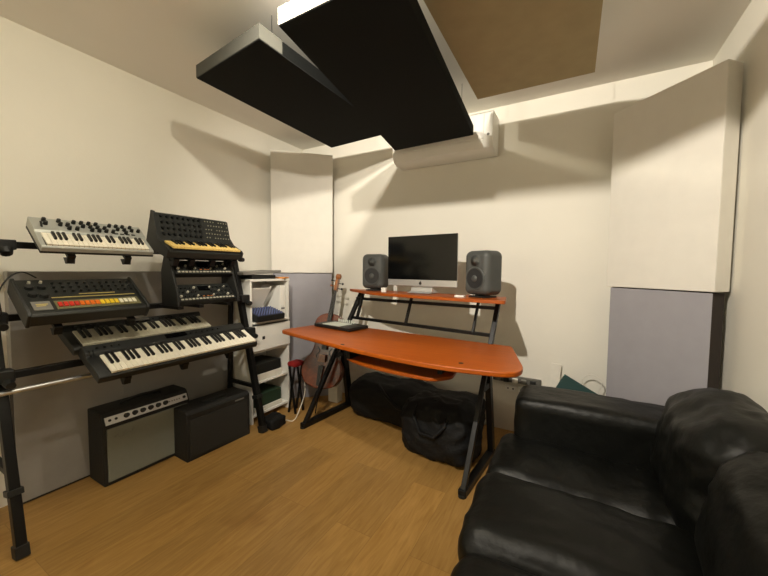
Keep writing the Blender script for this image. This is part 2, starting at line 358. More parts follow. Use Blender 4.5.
# ------------------------------------------------------------------ computer
a = math.atan2(2.173-2.227, -.68+1.223)
t = thing('desktop_computer', 'large silver all-in-one computer with black screen on desk shelf', 'computer', (-.957, 2.22, 1.036), (0, 0, a))
Wd = .277
MB().bx(-Wd, Wd, .0, .012, .046, .408).build('body', ALU, t, bevel=.006)
g = MB(); g.ball((0, .026, .225), .1, (2.2, .2, 1.4), 3); g.build('rear_shell', ALU, t, smooth=True)
MB().bx(-Wd+.001, Wd-.001, -.0025, .001, .094, .407).build('screen', GLASS, t, bevel=.002)
MB().prism([(-.035, 0), (-.035, .004), (.010, .008), (.02, .03), (.016, .12), (.022, .12), (.032, .03), (.12, .004), (.12, 0)], -.085, .085, 'x').build('stand', ALU, t, bevel=.0015)
lg = MB(); lg.cyl((0, .0005, .069), (0, -.0012, .069), .0105, n=20); lg.ball((.002, -.0006, .0825), .004, (.6, .3, 1.2)); lg.build('fruit_logo', BPLAST, t)

# ------------------------------------------------------------------ loudspeakers
def speaker(loc, th, label):
    t = thing('studio_monitor', label, 'loudspeaker', loc, (0, 0, th), 'pair of grey studio monitors')
    wd, dp, z0, z1 = .188, .165, .016, .290
    MB().bx(0, wd, .006, dp, z0, z1).build('cabinet', SPK, t, bevel=.04, seg=6)
    c = wd/2
    s = MB(); s.ring((c, .010, .118), .066, .008, (0, 1, 0), 36, 10); s.build('woofer_surround', SPK, t, smooth='all')
    s = MB(); s.cyl((c, .001, .118), (c, .02, .118), .060, .03, 32); s.build('woofer_cone', SPKD, t, smooth=True)
    MB().ball((c, .0015, .118), .022, (1, .35, 1)).build('dust_cap', SPK, t, smooth=True)
    s = MB(); s.ring((c, .009, .226), .036, .006, (0, 1, 0), 32, 8); s.cyl((c, .004, .226), (c, .02, .226), .034, .02, 32); s.build('waveguide', SPK, t, smooth='all')
    MB().ball((c, .003, .226), .013, (1, .6, 1)).build('tweeter', SPK, t, smooth=True)
    f = MB(); f.prism([(.03, .03), (dp-.02, .03), (dp-.03, .022), (.04, .022)], .03, wd-.03, 'x'); f.bx(.035, wd-.035, .02, dp-.02, 0, .01); f.bx(.06, wd-.06, .05, dp-.05, .008, .026)
    f.build('isolation_foot', BPLAST, t, bevel=.003)
    return t
speaker((-1.487, 2.26, 1.032), R(8), 'grey studio monitor loudspeaker left of the computer screen')
speaker((-.625, 2.12, 1.032), R(-26), 'grey studio monitor loudspeaker right of the computer screen')
o = MB(); o.prism(smooth_poly([(-.02, -.012), (.02, -.012), (.02, .012), (-.02, .012)], [.008]*4), 0, .035); o = o.build('earbud_case', WPLAST, bevel=.005); o.location = (-1.235, 2.19, 1.032)
tag(o, 'tiny white case on desk shelf beside the left loudspeaker', 'case')
o = MB().bx(-.03, .03, -.02, .02, 0, .012).build('small_box', WPLAST, bevel=.002); o.location = (-.63, 2.09, 1.032); tag(o, 'tiny white block on the shelf beside right loudspeaker foot', 'box')

# ------------------------------------------------------------------ pad controller on the desk
p0, p1 = Vector((-1.80, 2.02)), Vector((-1.425, 1.955)); a = math.atan2(p1.y-p0.y, p1.x-p0.x)
t = thing('pad_controller', 'flat black pad controller with pale grey pads on the desk', 'music controller', (-1.775, 2.04, .75), (0, 0, a))
MB().bx(0, .385, 0, .205, .004, .026).build('body', BPLAST, t, bevel=.003)
for fx in (.02, .365):
    for fy in (.02, .185): MB().cyl((fx, fy, 0), (fx, fy, .005), .008).build('rubber_foot', BPLAST, t)
pd0 = MB().bx(-.0105, .0105, -.0105, .0105, 0, .004).build('pad', PADS, t, bevel=.0015); pd0.location = (.09, .025, .026)
first = True
for j in range(6):
    for i in range(8):
        if first: first = False; continue
        copy_part(pd0, t, (.09+i*.0235, .025+j*.0235, .026))
kn0 = MB().cyl((0, 0, 0), (0, 0, .024), .006, .005, 12).build('knob', PADS, t, smooth=True); kn0.location = (.09, .180, .026)
for i in range(1, 8): copy_part(kn0, t, (.09+i*.0235, .180, .026))
for j in range(6):
    for i in (0, 1):
        o = MB().bx(-.008, .008, -.006, .006, 0, .003).build('button', MGREY, t) if (i == 0 and j == 0) else copy_part(bt0, t, (0, 0, 0))
        if i == 0 and j == 0: bt0 = o
        o.location = (.035 if i == 0 else .305, .03+j*.024, .026)

# ------------------------------------------------------------------ keyboard stand
t = thing('keyboard_stand', 'black tiered keyboard stand along left wall carrying the synthesizers', 'stand', (-2.2, 1.06, 0))
O = Vector((-2.2, 1.06, 0))
def legx(z): return -1.955-.243*z
TIERS = ((1.225, 'top'), (.905, 'mid'), (.63, 'low'))
for y in (.44, 1.69):
    MB().bar(rel((legx(.01), y, .01)), rel((legx(1.31), y, 1.31)), .035, .045, up=(1, 0, 0)).build('front_leg', BMETAL, t, bevel=.004)
    MB().bar(rel((-2.335, y, .01)), rel((legx(1.27)-.03, y, 1.27)), .03, .03, up=(1, 0, 0)).build('rear_leg', BMETAL, t, bevel=.004)
    MB().bar(rel((legx(.33), y, .33)), rel((-2.32, y, .33)), .025, .025).build('side_brace', BMETAL, t, bevel=.002)
    MB().bar(rel((legx(.0)-.004, y, 0)), rel((legx(.05)-.004, y, .05)), .045, .055, up=(1, 0, 0)).build('rubber_foot', BPLAST, t, bevel=.004)
    MB().bar(rel((legx(.245), y, .245)), rel((legx(.27), y, .27)), .05, .06, up=(1, 0, 0)).build('leg_collar', BPLAST, t, bevel=.003)
ext = .10
MB().bar(rel((legx(1.297)+.04, .30, 1.297)), rel((legx(1.297)+.04, .53, 1.297)), .05, .045).build('sleeve', BPLAST, t, bevel=.004)
MB().cyl(rel((legx(1.297)+.06, .495, 1.275)), rel((legx(1.297)+.075, .495, 1.255)), .025, .02, 10).build('clamp_knob', BPLAST, t, smooth=True)
for z in (1.297, .975, .735):
    x = legx(z)+.04
    MB().bar(rel((x, .44-ext, z)), rel((x, 1.72, z)), .035, .03).build('cross_bar', BMETAL, t, bevel=.003)
    for y in (.44, 1.69):
        k = MB(); k.bx(x-.03-O.x, x+.028-O.x, y-.035-O.y, y+.035-O.y, z-.028, z+.028); k.build('clamp', BPLAST, t, bevel=.008)
        k = MB(); k.cyl(rel((x+.025, y+.012, z-.028)), rel((x+.06, y+.012, z-.034)), .02, .016, 8); k.build('clamp_knob', BPLAST, t, smooth=True)
MB().cyl(rel((legx(.66)+.035, .36, .665)), rel((legx(.66)+.035, 1.72, .665)), .011).build('chrome_rail', CHROME, t, smooth=True)
def arm(y, x1, z1, x0, z0, zc):
    """tray arm from cross bar height zc under an instrument, sloping from rear (x0,z0) to front (x1,z1)"""
    k = MB(); k.bar(rel((x0, y, z0)), rel((x1, y, z1)), .028, .014)
    k.bar(rel((x0, y, z0)), rel((legx(zc)+.04, y, zc)), .028, .018)
    k.prism([(x1-.005-O.x, z1), (x1-.05-O.x, z1), (x1-.03-O.x, z1-.028), (x1-.012-O.x, z1-.028)], y-.014-O.y, y+.014-O.y, 'y')
    k.build('tray_arm', BMETAL, t)
STAND = t; SO = O.copy()

# ------------------------------------------------------------------ keyboards
WB = [0, 1, 3, 4, 5]         # white-key index after which a black key sits within an octave
def keys(t, u0, u1, v0, v1, z, nw, wm, start=0, blen=.6):
    pw = (u1-u0)/nw
    k0 = MB().bx(.0004, pw-.0006, 0, v1-v0, -.012, 0).build('white_key', wm, t, bevel=.0012); k0.location = (u0, v0, z)
    for i in range(1, nw): copy_part(k0, t, (u0+i*pw, v0, z))
    b0 = None; bl = (v1-v0)*blen
    for i in range(nw-1):
        if (i+start) % 7 in WB:
            loc = (u0+(i+1)*pw, v1-bl, z)
            if b0 is None: b0 = MB().prism([(0, -.002), (.003, .009), (bl, .010), (bl, -.002)], -pw*.27, pw*.27, 'x').build('black_key', BKEY, t, bevel=.001); b0.location = loc
            else: copy_part(b0, t, loc)
def knob(t, u, v, z, r, h, M=BPLAST, name='knob', line=True):
    key = (r, h, M.name)
    if key in KN: return copy_part(KN[key], t, (u, v, z))
    s = MB(); s.cyl((0, 0, 0), (0, 0, h), r, r*.85, 14)
    o = s.build(name, M, t, smooth=True); o.location = (u, v, z); KN[key] = o; return o
KN = {}
PI2 = pi/2
# silver small synthesizer (top tier, left)
def inst(name, label, x, y, z, tilt, cat='synthesizer'):
    return thing(name, label, cat, (x, y, z), (tilt, 0, PI2))
KN.clear()
tilt = R(37); t = inst('synthesizer', 'small silver analogue synthesizer with black knobs, on the stand top left', -1.945, .535, 1.262, tilt)
Wn = .432; Dn = .198
MB().prism([(0, 0), (0, .022), (.006, .028), (.10, .032), (.11, .04), (Dn, .045), (Dn, 0)], 0, Wn, 'x').build('body', SILV, t, bevel=.003)
MB().bx(-.001, Wn+.001, -.001, Dn-.01, -.006, .004).build('base_plate', BPLAST, t)
MB().bx(.016, Wn-.020, .008, .094, .0262, .0305).build('key_bed', BPLAST, t)
keys(t, .018, Wn-.022, .0075, .092, .037, 22, WKEY, 2)
random.seed(3)
us = [.045, .095, .12, .148, .176, .204, .232, .260, .288, .316, .344, .378, .408]
for i, u in enumerate(us):
    for j, v in enumerate((.125, .150, .176)):
        if (i in (0, 1, 11, 12) and j == 0) or (i+j) % 5 == 4: continue
        knob(t, u, v, .043, .0085, .016)
for u in (.30, .325, .35, .375): MB().bx(u-.008, u+.008, .116, .121, .041, .045).build('button', BPLAST, t)
MB().cyl((.03, .13, .04), (.026, .142, .062), .004, n=8).build('lever', BPLAST, t)
# black patch synthesizer (top tier, right)
KN.clear()
t = inst('synthesizer', 'black analogue synthesizer with steep patch panel and keys tinted by yellow light', -1.915, 1.017, 1.254, R(21))
Wn = .475
MB().prism([(0, 0), (0, .035), (.012, .042), (.105, .055), (.125, .075), (.205, .190), (.225, .19), (.215, 0)], .012, Wn-.012, 'x').build('body', BPLAST2, t, bevel=.003)
for u0 in (0, Wn-.012):
    MB().prism([(-.002, -.002), (-.002, .046), (.012, .056), (.105, .066), (.122, .083), (.203, .199), (.228, .197), (.218, -.002)] if u0 == 0 else [(-.002, -.002), (-.002, .046), (.012, .056), (.105, .066), (.12, .075), (.17, .10), (.218, .11), (.218, -.002)], u0, u0+.012, 'x').build('side_cheek', BPLAST, t, bevel=.002)
MB().bx(.03, Wn-.014, .01, .10, .040, .0515).build('key_bed', BPLAST, t)
keys(t, .034, Wn-.02, .006, .104, .064, 22, YKEY, 2, .6)
pm = Matrix.Translation((0, .125, .075)) @ Matrix.Rotation(math.atan2(.115, .08), 4, 'X')   # panel plane
def on_panel(o, u, v, h=0):
    o.matrix_local = Matrix.Translation((u, 0, 0)) @ pm @ Matrix.Translation((0, v, h)); return o
def kp(r, h, M, name):
    s = MB(); s.cyl((0, 0, 0), (0, 0, h), r, r*.85, 12); return s.build(name, M, t, smooth=True)
KD = mat('dark_knob', (16, 17, 17), .35); SK = mat('patch_socket', (150, 146, 128), .4, .4)
k0 = kp(.0085, .013, KD, 'knob'); first = True
for i in range(8):
    for j in range(4):
        o = k0 if first else copy_part(k0, t, (0, 0, 0)); first = False
        on_panel(o, .04+i*.031, .022+j*.034)
s0 = kp(.004, .003, SK, 'patch_socket'); first = True
for i in range(9):
    for j in range(5):
        if (i*3+j*2) % 7 == 6: continue
        o = s0 if first else copy_part(s0, t, (0, 0, 0)); first = False
        on_panel(o, .30+i*.0185, .022+j*.026)
p = MB().bx(-.0015, .0015, .005, .14, 0, .001).build('panel_seam', BPLAST, t); on_panel(p, .285, 0)
# drum machine
KN.clear()
t = inst('drum_machine', 'black drum machine with a row of red, orange, yellow and white buttons', -1.93, .475, .954, R(34), 'drum machine')
Wn = .450; Dn = .24
MB().prism([(0, 0), (0, .05), (.01, .058), (Dn, .064), (Dn, 0)], .012, Wn-.012, 'x').build('body', BPLAST2, t, bevel=.003)
for u0 in (0, Wn-.014): MB().prism([(-.004, -.004), (-.004, .058), (.01, .068), (Dn+.004, .072), (Dn+.004, -.004)], u0, u0+.014, 'x').build('side_cheek', BPLAST, t, bevel=.004)
MB().bx(.10, Wn-.03, .028, .085, .058, .0612, Matrix.Shear('XZ', 4, (0, 0))).build('button_strip', OLIVE, t)
for i in range(16):
    M = (RED, ORANGE, YELLOW, IVORY)[i//4] if i not in (3,) else RED
    o = MB().bx(-.0072, .0072, -.014, .014, 0, .006).build('step_button', M, t, bevel=.001); o.location = (.115+i*.0188, .056, .0605); o['label'] = ('red', 'orange', 'yellow', 'white')[i//4]+' step button'
MB().bx(.10, Wn-.03, .106, .110, .0606, .0618).build('gold_line', GOLD, t)
MB().bx(.20, .34, .126, .130, .0611, .0622).build('gold_line', GOLD, t)
KG = mat('drum_knob', (30, 31, 31), .35); KW = mat('pale_cap', (190, 186, 170), .4)
for i in range(11):
    for j in range(3):
        knob(t, .125+i*.0295, .148+j*.03, .061, .0065, .012, KG)
for (u, v) in ((.045, .18), (.085, .18), (.045, .13), (.078, .12)):
    knob(t, u, v, .061, .016, .014, KG); 
for (u, v) in ((.052, .212), (.09, .215)): knob(t, u, v, .062, .006, .012, KW)
MB().bx(.028, .088, .03, .088, .0575, .0605).build('name_plate', MGREY, t, bevel=.001)
for v0, v1, u0, u1 in ((.064, .069, .040, .078), (.054, .059, .040, .070)):
    MB().bx(u0, u1, v0, v1, .0604, .0612).build('plate_print', GOLD, t)
# cable from the drum machine
def cable(pts, r, M, name, label, cat='cable', n=40):
    P = [Vector(p) for p in pts]; out = []
    for i in range(len(P)-1):
        a, b, c, d = P[max(i-1, 0)], P[i], P[i+1], P[min(i+2, len(P)-1)]
        for k in range(8):
            s = k/8; out.append(.5*((2*b)+(c-a)*s+(2*a-5*b+4*c-d)*s*s+(3*b-a-3*c+d)*s**3))
    out.append(P[-1]); o = MB().tube(out, r, 6).build(name, M, smooth='all', origin=P[0])
    if label: tag(o, label, cat)
    return o
cable([(-2.10, .56, 1.150), (-2.08, .511, 1.176), (-2.07, .466, 1.150), (-2.06, .435, 1.089), (-2.06, .438, 1.034), (-2.10, .45, .995)], .003, BPLAST, 'audio_cable', 'black audio cable looping from the drum machine to the stand')
# big keyboards
def big_kb(label, x, y, z, tilt, Wn, Dn, u0, u1, nw, wm, st, M, cuts):
    t = inst('keyboard', label, x, y, z, tilt, 'keyboard')
    MB().prism([(0, 0), (0, .03), (.012, .038), (.15, .042), (.16, .055), (Dn-.02, .065), (Dn, .05), (Dn, 0)], 0, Wn, 'x').build('body', M, t, bevel=.005)
    MB().bx(u0-.004, u1+.004, .012, .148, .034, .044).build('key_bed', BPLAST, t)
    keys(t, u0, u1, .006, .138, .052, nw, wm, st)
    MB().bx(Wn*.42, Wn*.55, Dn-.055, Dn-.025, .060, .0665).build('display', GLASS, t)
    KN.clear()
    for i in range(10):
        knob(t, .05+i*.03 if i < 4 else Wn*.58+(i-4)*.035, Dn-.045, .062, .006, .008, BPLAST)
    for s_ in (.03, .052): MB().cyl((s_, .06, .035), (s_, .06, .0355), .001).build('wheel_axle', BPLAST, t)
    for s_ in (.020, .034):
        if u0 > .04: MB().cyl((s_-.004, .165, .042), (s_+.004, .165, .042), .02, n=20).build('control_wheel', BPLAST2, t, smooth=True)
    return t
big_kb('front and longest black keyboard with bright white keys, on the lowest tier', -1.845, .675, .677, R(27), .868, .225, .048, .852, 36, WKEY, 0, BPLAST, None)
big_kb('dark keyboard with duller keys, tucked behind the longer keyboard', -2.035, .655, .783, R(24), .70, .195, .035, .685, 29, DKEY, 0, BPLAST2, None)
# desktop rack with two modules
t = thing('module_rack', 'black angled desktop rack holding two modules on the stand', 'rack', (-1.93, 1.075, .985))
cheek = [(0, 0), (.012, .0), (.012, .05), (-.07, .285), (-.12, .285), (-.15, .20), (-.15, 0)]
for y0 in (0, .382): MB().prism(cheek, y0, y0+.014, 'y').build('side_panel', BPLAST, t, bevel=.003)
MB().bx(-.145, -.125, .012, .384, .02, .05).build('rear_bar', BPLAST, t)
MB().bx(-.115, -.09, .012, .384, .262, .285).build('top_bar', BPLAST, t)
def module(label, x, z, tilt, dep, seed, name='synth_module'):
    t = thing(name, label, 'synthesizer', (x, 1.091, z), (tilt, 0, PI2))
    MB().bx(0, .364, 0, dep, -.035, 0).build('body', BPLAST, t, bevel=.002)
    MB().bx(.004, .360, .004, dep-.004, -.001, .0015).build('front_panel', BPLAST2, t)
    random.seed(seed); KN.clear()
    LB = mat('light_button', (170, 166, 150), .5); OB = mat('amber_button', (200, 120, 60), .5)
    b0 = None
    for i in range(16):
        o = MB().bx(-.007, .007, -.005, .005, 0, .003).build('step_button', LB, t) if b0 is None else copy_part(b0, t, (0, 0, 0))
        if b0 is None: b0 = o
        o.location = (.02+i*.0215, .014, .0015)
    for j in range(3):
        for i in range(14):
            if 4 < i < 8 and j > 0: continue
            knob(t, .02+i*.0248, .036+j*(dep-.055)/2.4, .0015, .0055 if (i+j) % 3 else .0075, .01, KG if (i+j*2) % 4 else KW)
    MB().bx(.145, .215, dep-.055, dep-.02, .001, .003).build('display', GLASS, t)
    MB().bx(.15, .21, .03, .034, .001, .003).build('orange_print', OB, t)
    return t
module('black synth module in upper slot of the angled rack', -1.955, 1.165, R(52), .10, 5)
module('black synth module in lower slot of the angled rack, with more knobs', -1.925, 1.008, R(46), .13, 9)
# stand arms under instruments
t = STAND; O = SO
def arms(ys, xf, zf, tilt, dep, zc, off=.006):
    for y in ys:
        x1, z1 = xf-.012, zf-off-.012; x0, z0 = xf-cos(tilt)*dep, zf+sin(tilt)*dep-off-.012
        arm(y, x1, z1, x0, z0, zc)
arms((.64, .86), -1.945, 1.262, R(37), .17, 1.297, .008)
arms((1.08, 1.17, 1.30, 1.44), -1.915, 1.254, R(21), .17, 1.297, .003)
arms((.58, .86), -1.925, .952, R(34), .2, .975, .006)
arms((.80, 1.08, 1.36), -1.845, .68, R(27), .15, .735, .002)
for y in (1.10, 1.22, 1.40):
    MB().bar(rel((-1.93, y, .974)), rel((legx(.975)+.03, y, .974)), .028, .018).build('tray_arm', BMETAL, t)
for y in (.74, 1.25):
    MB().bar(rel((-2.06, y, .794)), rel((legx(.735)+.0, y, .74)), .02, .014).build('tray_arm', BMETAL, t)

# ------------------------------------------------------------------ guitar amplifiers
t = thing('guitar_amplifier', 'black guitar amplifier with silver grille and row of control knobs', 'amplifier', (-2.19, .815, 0), (0, 0, PI2))
Wn, Dn, Hn = .475, .185, .405
MB().prism([(0, 0), (0, .335), (.03, .40), (.05, Hn), (Dn, Hn), (Dn, 0)], 0, Wn, 'x').build('cabinet', TOLEX, t, bevel=.008)
MB().bx(.018, Wn-.018, -.006, .004, .022, .318).build('grille', GRILLE, t, bevel=.003)
an = math.atan2(.03, .065)
cm = Matrix.Translation((0, -.003, .338)) @ Matrix.Rotation(-math.atan2(.03, .065), 4, 'X')
MB().bx(.014, Wn-.014, -.003, .003, .002, .045, cm).build('control_panel', ALU, t, bevel=.001)
for i in range(6):
    s = MB(); a0 = cm @ Vector((.115+i*.042, -.002, .025)); a1 = cm @ Vector((.115+i*.042, -.02, .025)); s.cyl(a0, a1, .014, .011, 16); s.build('knob', BPLAST, t, smooth=True)
for u in (.035, .065):
    a0 = cm @ Vector((u, -.002, .025)); a1 = cm @ Vector((u, -.006, .025)); MB().cyl(a0, a1, .007).build('input_jack', BPLAST, t)
a0 = cm @ Vector((.44, -.002, .025)); a1 = cm @ Vector((.44, -.008, .025)); MB().cyl(a0, a1, .009).build('power_switch', BPLAST, t)
for u in (.35, .365, .38, .395, .41):
    MB().bx(u-.004, u+.004, -.0035, -.0025, .02, .028, cm).build('panel_lettering', MGREY, t)
sq = [(.05+.012*i+.004*sin(i*2.2), -.009, .262+.014*sin(i*1.7)+.002*i) for i in range(9)]
MB().tube(sq, .0014, 6).build('script_emblem', MGREY, t)
MB().tube([(Wn/2-.11, .10, Hn-.002), (Wn/2-.10, .10, Hn+.014), (Wn/2, .10, Hn+.02), (Wn/2+.10, .10, Hn+.014), (Wn/2+.11, .10, Hn-.002)], .009, 8).build('handle', BPLAST, t, smooth='all')
t = thing('guitar_amplifier', 'plain black speaker cabinet on the floor beside silver-fronted amplifier', 'amplifier', (-2.065, 1.305, 0), (0, 0, R(88)))
t.location = (-2.04, 1.178, 0)
MB().prism([(0, 0), (.0, .30), (.02, .315), (.19, .315), (.19, 0)], 0, .45, 'x').build('cabinet', TOLEX, t, bevel=.006)
MB().bx(.02, .43, -.004, .003, .02, .262).build('grille', DGRILLE, t, bevel=.003)
MB().bx(.02, .43, -.004, .002, .27, .296).build('top_rail', BPLAST, t, bevel=.002)
MB().bx(.33, .40, -.0055, -.003, .278, .288).build('badge', MGREY, t)
MB().bx(.14, .31, .06, .10, .3145, .325).build('handle', BPLAST, t, bevel=.005)

# ------------------------------------------------------------------ white cabinet in the back left corner
t = thing('storage_cabinet', 'white open storage cabinet with drawer, beside the back left corner', 'cabinet', (-2.26, 1.92, 0))
cxh, y0, y1 = .14, -.198, .198
MB().bx(-cxh, cxh, y1-.016, y1, 0, 1.10).build('side_panel', WLACQ, t, bevel=.002)
MB().bx(-cxh, cxh, y0, y0+.016, 0, 1.10).build('side_panel', WLACQ, t, bevel=.002)
MB().bx(-cxh, -cxh+.008, y0+.016, y1-.016, 0, 1.10).build('back_panel', WLACQ, t)
MB().bx(-cxh, cxh+.003, y0-.003, y1+.003, 1.10, 1.118).build('top_panel', WLACQ, t, bevel=.002)
for z in (.775, .545, .30, .05): MB().bx(-cxh+.008, cxh+(.02 if z == .775 else -.002), y0+.016, y1-.016, z, z+.016).build('shelf', WLACQ, t, bevel=.002)
d = MB().bx(cxh-.004, cxh+.012, y0+.004, y1-.004, .563, .758).build('drawer', WLACQ, t, bevel=.003)
MB().bx(cxh+.0115, cxh+.014, -.10, -.075, .648, .672).build('handle_hole', BPLAST, d)
MB().bx(cxh+.0115, cxh+.014, .10, .17, .66, .675).build('drawer_label', PADS, d)
# things in and on the cabinet
t = thing('mixer', 'navy mixer with rows of small knobs, on the white cabinet shelf', 'mixer', (-2.04, 1.63, .791), (R(8), 0, PI2))
t.location = (-2.07, 1.745, .7925)
MB().prism([(0, 0), (0, .045), (.17, .066), (.17, 0)], 0, .27, 'x').build('body', BPLAST, t, bevel=.003)
MB().prism([(.004, .046), (.004, .048), (.166, .068), (.166, .066)], .006, .264, 'x').build('front_panel', NAVY, t)
KN.clear()
for i in range(10):
    for j in range(6): knob(t, .02+i*.0255, .018+j*.026, .0495+j*.0032, .0055, .011, BLUEK)
t = thing('file_box', 'white upright file box with dark label, inside the cabinet', 'file box', (-2.135, 2.06, .791))
t['group'] = None; del t['group']
MB().bx(-.22, 0, -.03, .03, 0, .27).build('box', WPLAST, t, bevel=.003)
MB().bx(0, .002, -.018, .018, .07, .085).build('label_strip', MGREY, t)
for k in range(3): MB().bx(-.001, .004, -.02+k*.018, -.014+k*.018, .1, .25).build('rib', WPLAST, t)
t = thing('laptop_stand', 'white slanted laptop stand inside the cabinet, above the navy mixer', 'stand', (-2.27, 1.86, .791))
MB().bar((.12, -.02, .255), (.02, -.02, .09), .20, .006, up=(1, 0, 0)).build('tilted_plate', WPLAST, t)
MB().prism([(-.0, .0), (.03, .0), (.03, .12), (.13, .262), (.12, .266), (0, .14)], -.115, -.107, 'y').build('side_bracket', WPLAST, t)
MB().prism([(-.0, .0), (.03, .0), (.03, .12), (.13, .262), (.12, .266), (0, .14)], .08, .088, 'y').build('side_bracket', WPLAST, t)
o = MB().bx(-.13, .13, -.13, .10, 0, .03).build('rack_device', BPLAST, bevel=.003); o.location = (-2.26, 1.88, 1.1185); tag(o, 'flat black device lying on the cabinet top, lowest of the stack', 'electronics')
o = MB().bx(-.12, .13, -.16, .17, 0, .022).build('rack_device', MGREY, bevel=.003); o.location = (-2.24, 1.85, 1.139); o.rotation_euler = (R(3), 0, R(-8)); o.location.z = 1.158; tag(o, 'slim dark grey slab tilted on top of the cabinet stack', 'electronics')
o = MB().bx(-.08, .08, -.05, .05, 0, .012).build('paper_folder', ORFOLD, bevel=.001); o.location = (-2.19, 2.055, 1.1185); o.rotation_euler = (0, 0, R(25)); tag(o, 'orange paper folder on the cabinet top at its right end', 'folder')
o = MB().bx(-.16, .11, -.16, .15, 0, .006).build('paper_stack', PAPER, bevel=.001); o.location = (-2.13, 1.87, .5615-.0); tag(o, 'white papers', 'paper')
bpy.data.objects.remove(o)
for k, (z, yy, M, lab) in enumerate(((.3175, 1.90, PAPER, 'stack of white paper on the cabinet shelf below the drawer'), (.0675, 1.90, PAPER, 'white paper stack on the lowest cabinet shelf'))):
    o = MB().bx(-.11, .12, -.13, .13, 0, .05-.02*k).build('paper_stack', M, bevel=.002); o.location = (-2.26, yy+.02, z); tag(o, lab, 'paper')
o = MB().bx(-.11, .11, -.13, .13, 0, .10).build('storage_box', GREEN, bevel=.004); o.location = (-2.26, 1.92, .0985); tag(o, 'dark green box on the lowest cabinet shelf', 'box')
o = MB().bx(-.11, .12, -.13, .12, 0, .08).build('storage_box', BPLAST2, bevel=.004); o.location = (-2.26, 1.92, .37); tag(o, 'black box on the shelf under the white drawer', 'box')
o.location.z = .3685
# red stool-like pouch by the cabinet
t = thing('folding_stool', 'small stool with red padded seat in front of the white cabinet', 'stool', (-2.02, 2.09, 0))
rbox(-.045, .045, -.06, .06, .39, .43, .018, 6, wr=.004).build('seat', REDC, t, smooth='all')
for sx in (-1, 1):
    for sy in (-1, 1): MB().bar((sx*.038, sy*.045, 0), (-sx*.03, sy*.045, .395), .014, .014, up=(0, 1, 0)).build('leg', BMETAL, t)
cable([(-2.0, 1.78, .006), (-1.97, 1.9, .006), (-1.90, 1.93, .006), (-1.93, 2.02, .03), (-1.95, 2.12, .16), (-1.99, 2.16, .28)], .004, PAPER, 'power_cable', 'pale cable drooping to the floor beside the red stool')
o = rbox(-.14, .14, -.10, .10, 0, .12, .03, 8, wr=.02, seed=4).build('cloth_bag', BAG, smooth='all'); o.location = (-1.97, 1.80, .005)
tag(o, 'small crumpled black bag on floor beside the white cabinet', 'bag'); o.scale = (.45, .7, .6)

# ------------------------------------------------------------------ cello
t = thing('cello', 'reddish brown cello leaning in the back left corner beside the desk', 'cello', (-1.82, 2.10, 0))
def outline(n=64):
    pts = []
    prof = [(0, 0), (.07, .012), (.135, .04), (.172, .10), (.178, .16), (.160, .22), (.125, .265), (.108, .31), (.105, .36), (.118, .405), (.135, .45), (.138, .51), (.118, .565), (.07, .60), (.02, .612), (0, .613)]
    P = [Vector(p) for p in prof]; out = []
    for i in range(len(P)-1):
        a, b, c, d = P[max(i-1, 0)], P[i], P[i+1], P[min(i+2, len(P)-1)]
        for k in range(4):
            s = k/4; out.append(.5*((2*b)+(c-a)*s+(2*a-5*b+4*c-d)*s*s+(3*b-a-3*c+d)*s**3))
    out.append(P[-1]); return [(p.x, p.y) for p in out]+[(-p.x, p.y) for p in reversed(out[1:-1])]
ol = outline()
# cello axes: width w, length l, front normal n ; leaning
base = Vector((0, 0, .02)); ax = Vector((.03, .30, 1.13)).normalized()
wv = Vector((cos(R(20)), sin(R(20))*1.0, 0)); wv = (wv-ax*wv.dot(ax)).normalized(); nv = wv.cross(ax)*1
CMX = Matrix(((wv.x, nv.x, ax.x, base.x), (wv.y, nv.y, ax.y, base.y), (wv.z, nv.z, ax.z, base.z), (0, 0, 0, 1)))
t2 = MB().prism([(u*.96, v*1.02+.20) for u, v in ol], -.05, .05, 'y', CMX).build('body', CELLO, t, bevel=.01, seg=3)
for s in (-1, 1):
    b = MB(); pts = [(s*(.052+.012*sin(k*.9)), .052, .44+k*.012) for k in range(9)]
    b.tube([CMX @ Vector(p) for p in pts], .003, 6).build('sound_hole', BPLAST, t)
MB().prism([(-.016, .84), (.016, .84), (.021, .52), (-.021, .52)], .07, .082, 'y', CMX).build('fingerboard_end', BKEY, t)
MB().prism([(-.0135, 1.02), (.0135, 1.02), (.02, .80), (-.02, .80)], .052, .075, 'y', CMX).build('neck', BKEY, t, bevel=.004)
MB().prism([(-.030, .42), (.030, .42), (.024, .48), (-.024, .48)], .05, .09, 'y', CMX).build('bridge', SCROLLM, t)
MB().prism([(-.012, .23), (.012, .23), (.022, .39), (-.022, .39)], .062, .074, 'y', CMX).build('tailpiece', BKEY, t)
b = MB(); b.cyl(CMX @ Vector((0, 0, .0)), CMX @ Vector((0, 0, .21)), .005, n=8); b.build('end_pin', BMETAL, t)
b = MB(); b.prism([(-.013, 1.015), (.013, 1.015), (.012, 1.12), (-.012, 1.12)], .02, .07, 'y', CMX); b.build('peg_box', SCROLLM, t, bevel=.004)
b = MB(); b.cyl(CMX @ Vector((-.018, .038, 1.145)), CMX @ Vector((.018, .038, 1.145)), .024, n=18); b.cyl(CMX @ Vector((-.024, .038, 1.145)), CMX @ Vector((.024, .038, 1.145)), .012, n=14); b.build('scroll', SCROLLM, t, bevel=.003)
for i, (z, s) in enumerate(((1.04, 1), (1.06, -1), (1.085, 1), (1.105, -1))):
    b = MB(); b.cyl(CMX @ Vector((0, .045, z)), CMX @ Vector((s*.042, .045, z)), .004, n=8); b.ball(CMX @ Vector((s*.05, .045, z)), .010, (1, .5, 1)); b.build('tuning_peg', BPLAST2 if i != 1 else SCROLLM, t)
